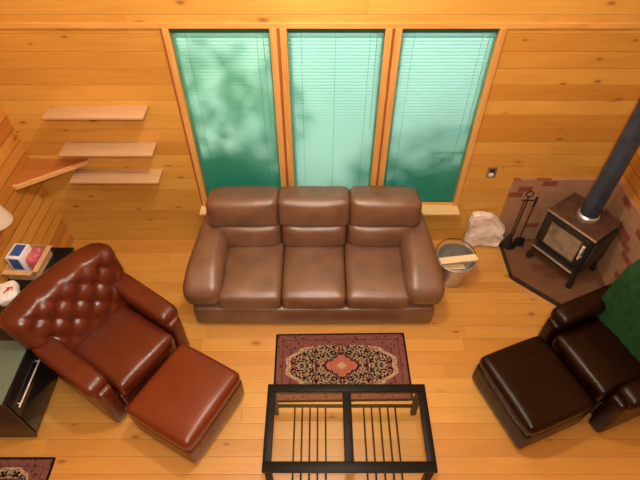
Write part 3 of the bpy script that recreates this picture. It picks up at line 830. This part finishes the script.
def split_log(label, loc, rz, ry, length, w, mat_pale):
    root = thing('firewood', label, 'firewood', loc, rz, None)
    root.rotation_euler = (0, ry, rz)
    poly = [(-w, 0), (w, -0.004), (w * 0.75, w * 0.85), (-w * 0.6, w * 0.9)]
    b = MB(); b.prism(poly, -length / 2, length / 2, 0.003, m=RY(PI / 2) @ RZ(-PI / 2)); b.build('split_face', mat_pale, root, False)
    return root
split_log('pale split stick lying across the bucket rim', (1.335, 3.105, 0.353), R(8), R(0), 0.37, 0.042, M['split_wood'])
split_log('pale short stick inside the bucket below the rim', (1.315, 3.10, 0.245), R(2), R(0), 0.20, 0.035, M['split_wood'])
# crumpled white paper bag by the wall
def bagf(p, q):
    q = crumple(p, q, 0.022, 7, 2)
    q = crumple(p, q, 0.007, 30, 4)
    if p[0] > 0: q.z -= 0.20 * p[0] ** 1.3 * (0.5 + 0.5 * p[2])
    return q
b = MB(); b.cushion((0, 0, 0.235), (0.37, 0.085, 0.45), 0.008, (0, 0.0, 0), n=36, fn=bagf)
o = b.build('paper_bag', M['paper'], None, True, 25); o.location = (1.735, 3.60, 0.009)
tag(o, 'crumpled white paper bag on the floor between bucket and hearth', 'paper bag')

# ------------------------------------------------------------------ outdoors (seen only as light through the blinds)
b = MB(); b.box(-14, 14, YB + 0.15, 22, -0.7, -0.6); o = struct(b, 'ground', M['grass'])

def foliage(name, blobs, n, seed, size, mat):
    rnd = random.Random(seed)
    me = bpy.data.meshes.new(name); vs_, fs_ = [], []
    for (cx, cy, cz, rx, ry, rz), cnt in zip(blobs, n):
        for i in range(cnt):
            while True:
                p = Vector((rnd.uniform(-1, 1), rnd.uniform(-1, 1), rnd.uniform(-1, 1)))
                if 0.15 < p.length < 1: break
            c = Vector((cx + p.x * rx, cy + p.y * ry, cz + p.z * rz))
            a = Vector((rnd.gauss(0, 1), rnd.gauss(0, 1), rnd.gauss(0, 1))).normalized()
            b_ = a.cross(Vector((rnd.gauss(0, 1), rnd.gauss(0, 1), rnd.gauss(0, 1)))).normalized()
            L_ = size * rnd.uniform(0.7, 1.4); w_ = L_ * 0.45
            k = len(vs_)
            vs_ += [c - a * L_, c + b_ * w_, c + a * L_, c - b_ * w_]
            fs_.append((k, k + 1, k + 2, k + 3))
    me.from_pydata(vs_, [], fs_); me.materials.append(mat)
    o = bpy.data.objects.new(name, me); COL.objects.link(o); o['kind'] = 'stuff'
    return o
f = foliage('foliage', [(-0.95, YB + 0.70, 0.35, 0.95, 0.36, 1.25), (-0.95, YB + 0.62, 1.85, 0.80, 0.25, 0.8), (-1.5, YB + 2.2, 0.9, 1.3, 0.5, 1.5)], (7500, 300, 3500), 3, 0.085, M['leaf_yellow'])
tag(f, 'green garden foliage outside behind the left blind', 'foliage')
f = foliage('foliage', [(1.15, YB + 0.70, 0.20, 1.15, 0.40, 1.20), (1.15, YB + 0.8, 1.0, 1.15, 0.35, 1.0)], (6500, 800), 5, 0.07, M['leaf'])  # unseen shrub, shaped to darken the lower part of the right blind
tag(f, 'unseen green foliage added outside to shade the right blind', 'foliage')
f = foliage('foliage', [(0.1, YB + 1.3, -0.1, 0.9, 0.5, 1.1), (1.2, YB + 4.2, 3.6, 2.6, 0.8, 1.9)], (2500, 700), 8, 0.10, M['leaf_yellow'])  # unseen leaves added to dim the middle blind towards its bottom
tag(f, 'unseen green foliage added outside to shade the middle blind', 'foliage')

# ------------------------------------------------------------------ light
w = bpy.data.worlds.new('sky'); sc.world = w; w.use_nodes = True
nt = w.node_tree; bg = nt.nodes['Background']
bg.inputs[0].default_value = (1.0, 0.95, 0.98, 1); bg.inputs[1].default_value = 4.7

def area(name, loc, target, size, power, color, spread=180):
    l = bpy.data.lights.new(name, 'AREA'); l.shape = 'DISK'; l.size = size; l.energy = power; l.color = color; l.spread = R(spread)
    o = bpy.data.objects.new(name, l); COL.objects.link(o); o.location = loc
    o.rotation_euler = (Vector(target) - Vector(loc)).to_track_quat('-Z', 'Y').to_euler()
    return o
sun = bpy.data.lights.new('sun', 'SUN'); sun.energy = 6.8; sun.color = (1.0, 0.96, 0.66); sun.angle = R(9)
so = bpy.data.objects.new('sun', sun); COL.objects.link(so); so.location = (0, 12, 9)
so.rotation_euler = (Vector((0.1, -1, -0.72))).to_track_quat('-Z', 'Y').to_euler()
area('ceiling_lamp', (-0.2, 0.6, 5.35), (-0.2, 0.8, 0), 0.9, 45, (1.0, 0.88, 0.70))
area('camera_flash', (0.05, -0.15, 4.35), (-0.6, 2.3, 0.9), 0.22, 96, (1.0, 0.94, 0.82))  # stands for a flash at the camera; no lamp hangs here
pl_ = bpy.data.lights.new('sheen_fill', 'POINT'); pl_.energy = 205; pl_.color = (1.0, 0.93, 0.80); pl_.shadow_soft_size = 0.14  # unseen point light added for the sheen on floor and wall
po = bpy.data.objects.new('sheen_fill', pl_); COL.objects.link(po); po.location = (0.0, 2.15, 4.4)
pw = bpy.data.lights.new('window_lamp', 'POINT'); pw.energy = 12; pw.color = (1.0, 0.95, 0.88); pw.shadow_soft_size = 0.06  # unseen fill added to brighten the wall and blind tops
po = bpy.data.objects.new('window_lamp', pw); COL.objects.link(po); po.location = (0.02, 3.32, 3.0)

# ------------------------------------------------------------------ camera
cam = bpy.data.cameras.new('camera'); co = bpy.data.objects.new('camera', cam); COL.objects.link(co)
co.location = (0, 0, 4.0); co.rotation_euler = (R(90 - 47.4), 0, 0)
cam.sensor_width = 36; cam.lens = 497 / 640 * 36; cam.clip_start = 0.05
sc.camera = co
vs = sc.view_settings
vs.view_transform = 'Standard'; vs.look = 'None'; vs.gamma = 1; vs.use_curve_mapping = False; vs.exposure = 0.0
sc.cycles.use_denoising = True
